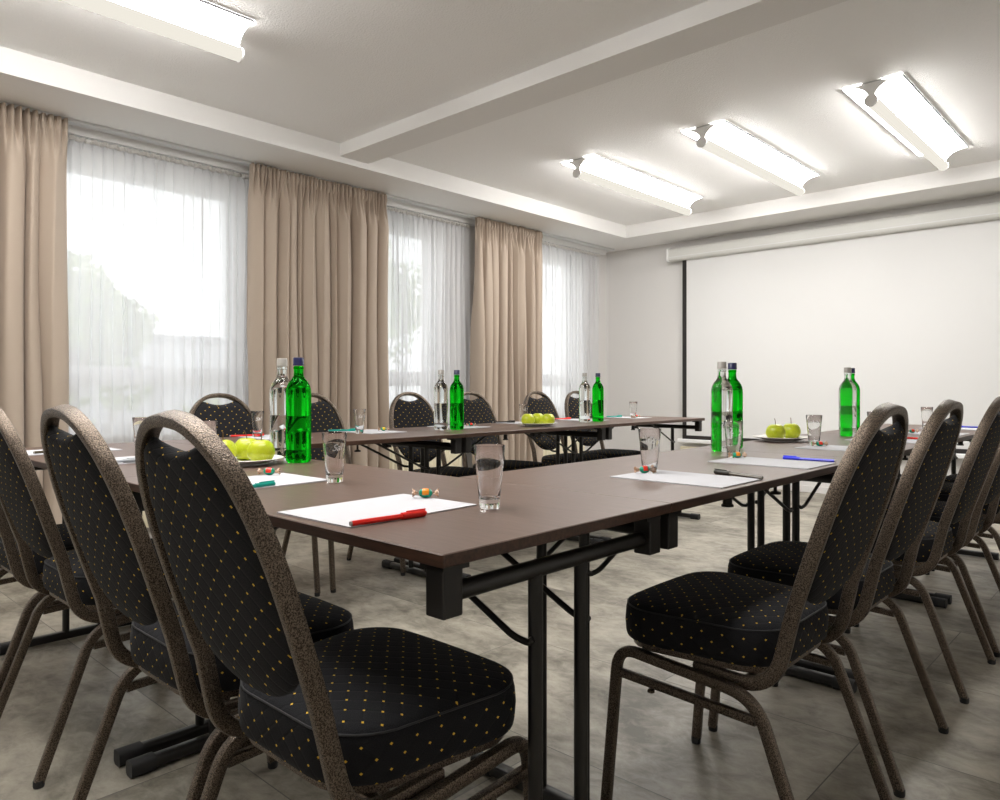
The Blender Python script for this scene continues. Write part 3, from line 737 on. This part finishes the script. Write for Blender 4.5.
pen('black', (1.725, .748), (1.765, .886), 'black pen with dark amber barrel along a right-arm paper', 'brown')
pen('blue', (2.262, .760), (2.250, .902), 'blue ballpoint pen along a right-arm paper')
pen('red', (3.475, .79), (3.49, .935), 'red ballpoint pen glimpsed between the first two right-hand hoops')
pen('blue', (4.66, .78), (4.64, .93), 'blue ballpoint pen between the second and third right-hand hoops')
pen('grey', (.72, 2.285), (.86, 2.262), 'grey metal pen between the two left chair hoops', 'grey', zp)
pen('brown', (.72, 2.77), (.86, 2.80), 'brown pen at the left picture side between two hoops', 'brown', zp)
pen('red', (1.57, 3.10), (1.70, 3.07), 'red ballpoint pen behind the near apples, before the first sheer')
pen('teal', (2.07, 3.085), (2.195, 3.03), 'teal ballpoint pen above the second near glass, before the wide curtain', None, zp)
pen('grey', (2.83, 3.10), (2.97, 3.06), 'grey pen left of the second bottle pair', 'grey', zp)
pen('black', (3.25, 3.09), (3.38, 3.04), 'black pen behind the far apple plate', 'black', zp)
pen('red', (3.84, 3.10), (3.97, 3.06), 'red ballpoint pen right of the far apple plate', None, zp)
pen('teal', (4.40, 3.05), (4.53, 3.02), 'teal ballpoint pen right of the third bottle pair', None, zp)
def make_candy(ca, cb):
    e = empty('wrapped_candy'); prof = []
    for k in range(13): t = PI*k/12; prof.append((.0095*max(0, math.sin(t))**.7, -.0135*math.cos(t)))
    b = MB(); b.lathe(prof, 20)
    for i in range(len(b.v)): x, y, z = b.v[i]; b.v[i] = (z, y, x+.0095)
    for i, f in enumerate(b.f):
        c = sum((Vector(b.v[k]) for k in f), Vector())/len(f); b.mi[i] = 1 if abs(c.x) < .0075 and c.z > .006 and c.y < .007 else 0
    b.build('sweet', [M[ca], M[cb]], e)
    for s in (-1, 1):
        vs = [(s*.0125, 0, .0095)]; fs = []; n = 14
        for r in range(1, 4):
            for j in range(n):
                a = 2*PI*j/n; q = .0035*r*(1+.25*math.cos(3*a+r)); vs.append((s*(.0125+.0045*r+.0012*math.sin(5*a)), q*math.cos(a)*.9, max(.0006, .0095+q*math.sin(a)*.75)))
        for j in range(n): fs.append((0, 1+j, 1+(j+1) % n))
        for r in range(2):
            for j in range(n): fs.append((1+r*n+j, 1+(r+1)*n+j, 1+(r+1)*n+(j+1) % n, 1+r*n+(j+1) % n))
        o = MB().add(vs, fs).build('wrapper_twist', M['wrap'], e, angle=30)
        md = o.modifiers.new('thickness', 'SOLIDIFY'); md.thickness = .0005
    return e
cand = {}
def candy(kind, x, y, rz, label, z=zp):
    if kind not in cand: cand[kind] = make_candy(*kind); o = cand[kind]; o.location = (x, y, z); o.rotation_euler = (0, 0, rz)
    else: o = dup(cand[kind], (x, y, z), rz)
    return tag(o, label, 'candy', 'wrapped candies')
go, gr, gy = ('candy_green', 'orange'), ('candy_green', 'candy_red'), ('candy_green', 'yellow')
candy(go, .975, 1.115, -.75, 'green and orange wrapped candy on the near corner paper')
candy(gr, .956, 1.690, -.75, 'green and red wrapped candy on the paper beside the apple plate')
candy(gr, 1.638, 1.020, -.5, 'green and red wrapped candy on the black pen paper')
candy(go, 2.185, 1.025, -.7, 'green and orange wrapped candy before the bottles left of the screen apples')
candy(gr, 2.825, 1.000, -.8, 'green and red wrapped candy below the glass beside the screen apples')
candy(gr, 3.93, .96, -.8, 'green wrapped candy between the first two right-hand hoops')
candy(gy, .955, 2.905, -.8, 'yellow and green wrapped candy between the two left chair hoops')
candy(gy, 2.30, 2.95, -.4, 'yellow and green wrapped candy on the window-side table before the wide curtain')
candy(gr, 2.90, 2.93, -.6, 'tiny green and red wrapped candy right of the second green bottle')
candy(gr, 4.55, 2.90, -.6, 'tiny green wrapped candy beside the lone far glass')

# ------------------------------------------------------------------ outside
struct(MB().box((-30, 5.2, -1.2), (60, 70, -1.0)).build('ground', M['lawn']))
def tree(x, y, z0, h, r, seed, label, name='leafy_tree', n=2600):
    e = empty(name, (x, y, z0)); rn = random.Random(seed); b = MB()
    blobs = [(rn.uniform(-.55, .55)*r, rn.uniform(-.55, .55)*r, h*rn.uniform(.45, .95), r*rn.uniform(.35, .6)) for _ in range(9)]
    for _ in range(n):
        bx, by, bz, br_ = rn.choice(blobs); d = Vector((rn.gauss(0, 1), rn.gauss(0, 1), rn.gauss(0, 1))).normalized()*br_*rn.uniform(.55, 1.05)
        c = Vector((bx, by, bz))+d; a = Vector((rn.gauss(0, 1), rn.gauss(0, 1), rn.gauss(0, 1))).normalized(); q = a.orthogonal().normalized(); w = a.cross(q); s = rn.uniform(.08, .16)
        b.add([c-q*s, c+w*s*.5, c+q*s, c-w*s*.5], [(0, 1, 2, 3)], smooth=False)
    b.build('crown', M['leaves'], e)
    t = MB(); t.tube([(0, 0, 0), (.05, 0, h*.3), (0, .05, h*.7)], .12*h/5, 8)
    for k in range(5): bx, by, bz, _ = blobs[k]; t.tube([(.03, 0, h*.35), (bx, by, bz)], .03*h/5, 6)
    t.build('trunk', M['bark'], e)
    return tag(e, label, 'tree', 'trees outside the windows')
tree(5.2, 17.4, -1, 5.1, 1.25, 2, 'tall green tree outside, at the left side of the first sheer')
tree(7.4, 21.4, -1, 4.4, 1.3, 3, 'low green tree outside, right of the taller one behind the first sheer')
tree(13.0, 17., -1, 6.0, 2.0, 4, 'green tree outside behind the middle sheer')
def shrub(x, y, seed, label):
    e = tree(x, y, -1, 1.75, 1.1, seed, label, 'shrub', 900); e['group'] = 'shrubs outside the windows'; e['category'] = 'shrub'
shrub(2.2, 9.5, 11, 'low shrub outside below the left part of the first sheer'); shrub(5.4, 10.5, 12, 'low shrub outside below the middle of the first sheer')
e = empty('distant_building', (17, 42, -1)); tag(e, 'long pale building far outside, behind the first sheer', 'building')
MB().box((-14, -4, 0), (12, 4, 4.2)).build('walls', M['render_grey'], e); MB().box((-14.3, -4.3, 4.2), (12.3, 4.3, 4.6), .1).build('roof', M['roof'], e)

# ------------------------------------------------------------------ light, camera
w = bpy.data.worlds.new('overcast'); S.world = w; w.use_nodes = True
bgn = w.node_tree.nodes['Background']; bgn.inputs[0].default_value = (.96, .98, 1, 1); bgn.inputs[1].default_value = 1.55
cam = bpy.data.cameras.new('camera'); co = bpy.data.objects.new('camera', cam); C.objects.link(co); S.camera = co
cam.sensor_width = 36; cam.lens = 734/1000*36; cam.shift_y = -.0135; cam.clip_start = .05
co.location = (0, 0, .956); co.rotation_euler = (PI/2, 0, math.atan2(.6826, .7308)-PI/2)
S.view_settings.view_transform = 'Standard'; S.view_settings.look = 'None'; S.view_settings.gamma = 1; S.view_settings.exposure = .82
try: S.view_settings.use_curve_mapping = False
except Exception: pass
S.cycles.use_denoising = True; S.cycles.denoiser = 'OPENIMAGEDENOISE'
S.cycles.max_bounces = 14; S.cycles.diffuse_bounces = 6; S.cycles.transmission_bounces = 12; S.cycles.transparent_max_bounces = 16; S.cycles.glossy_bounces = 5
S.cycles.sample_clamp_indirect = 6.
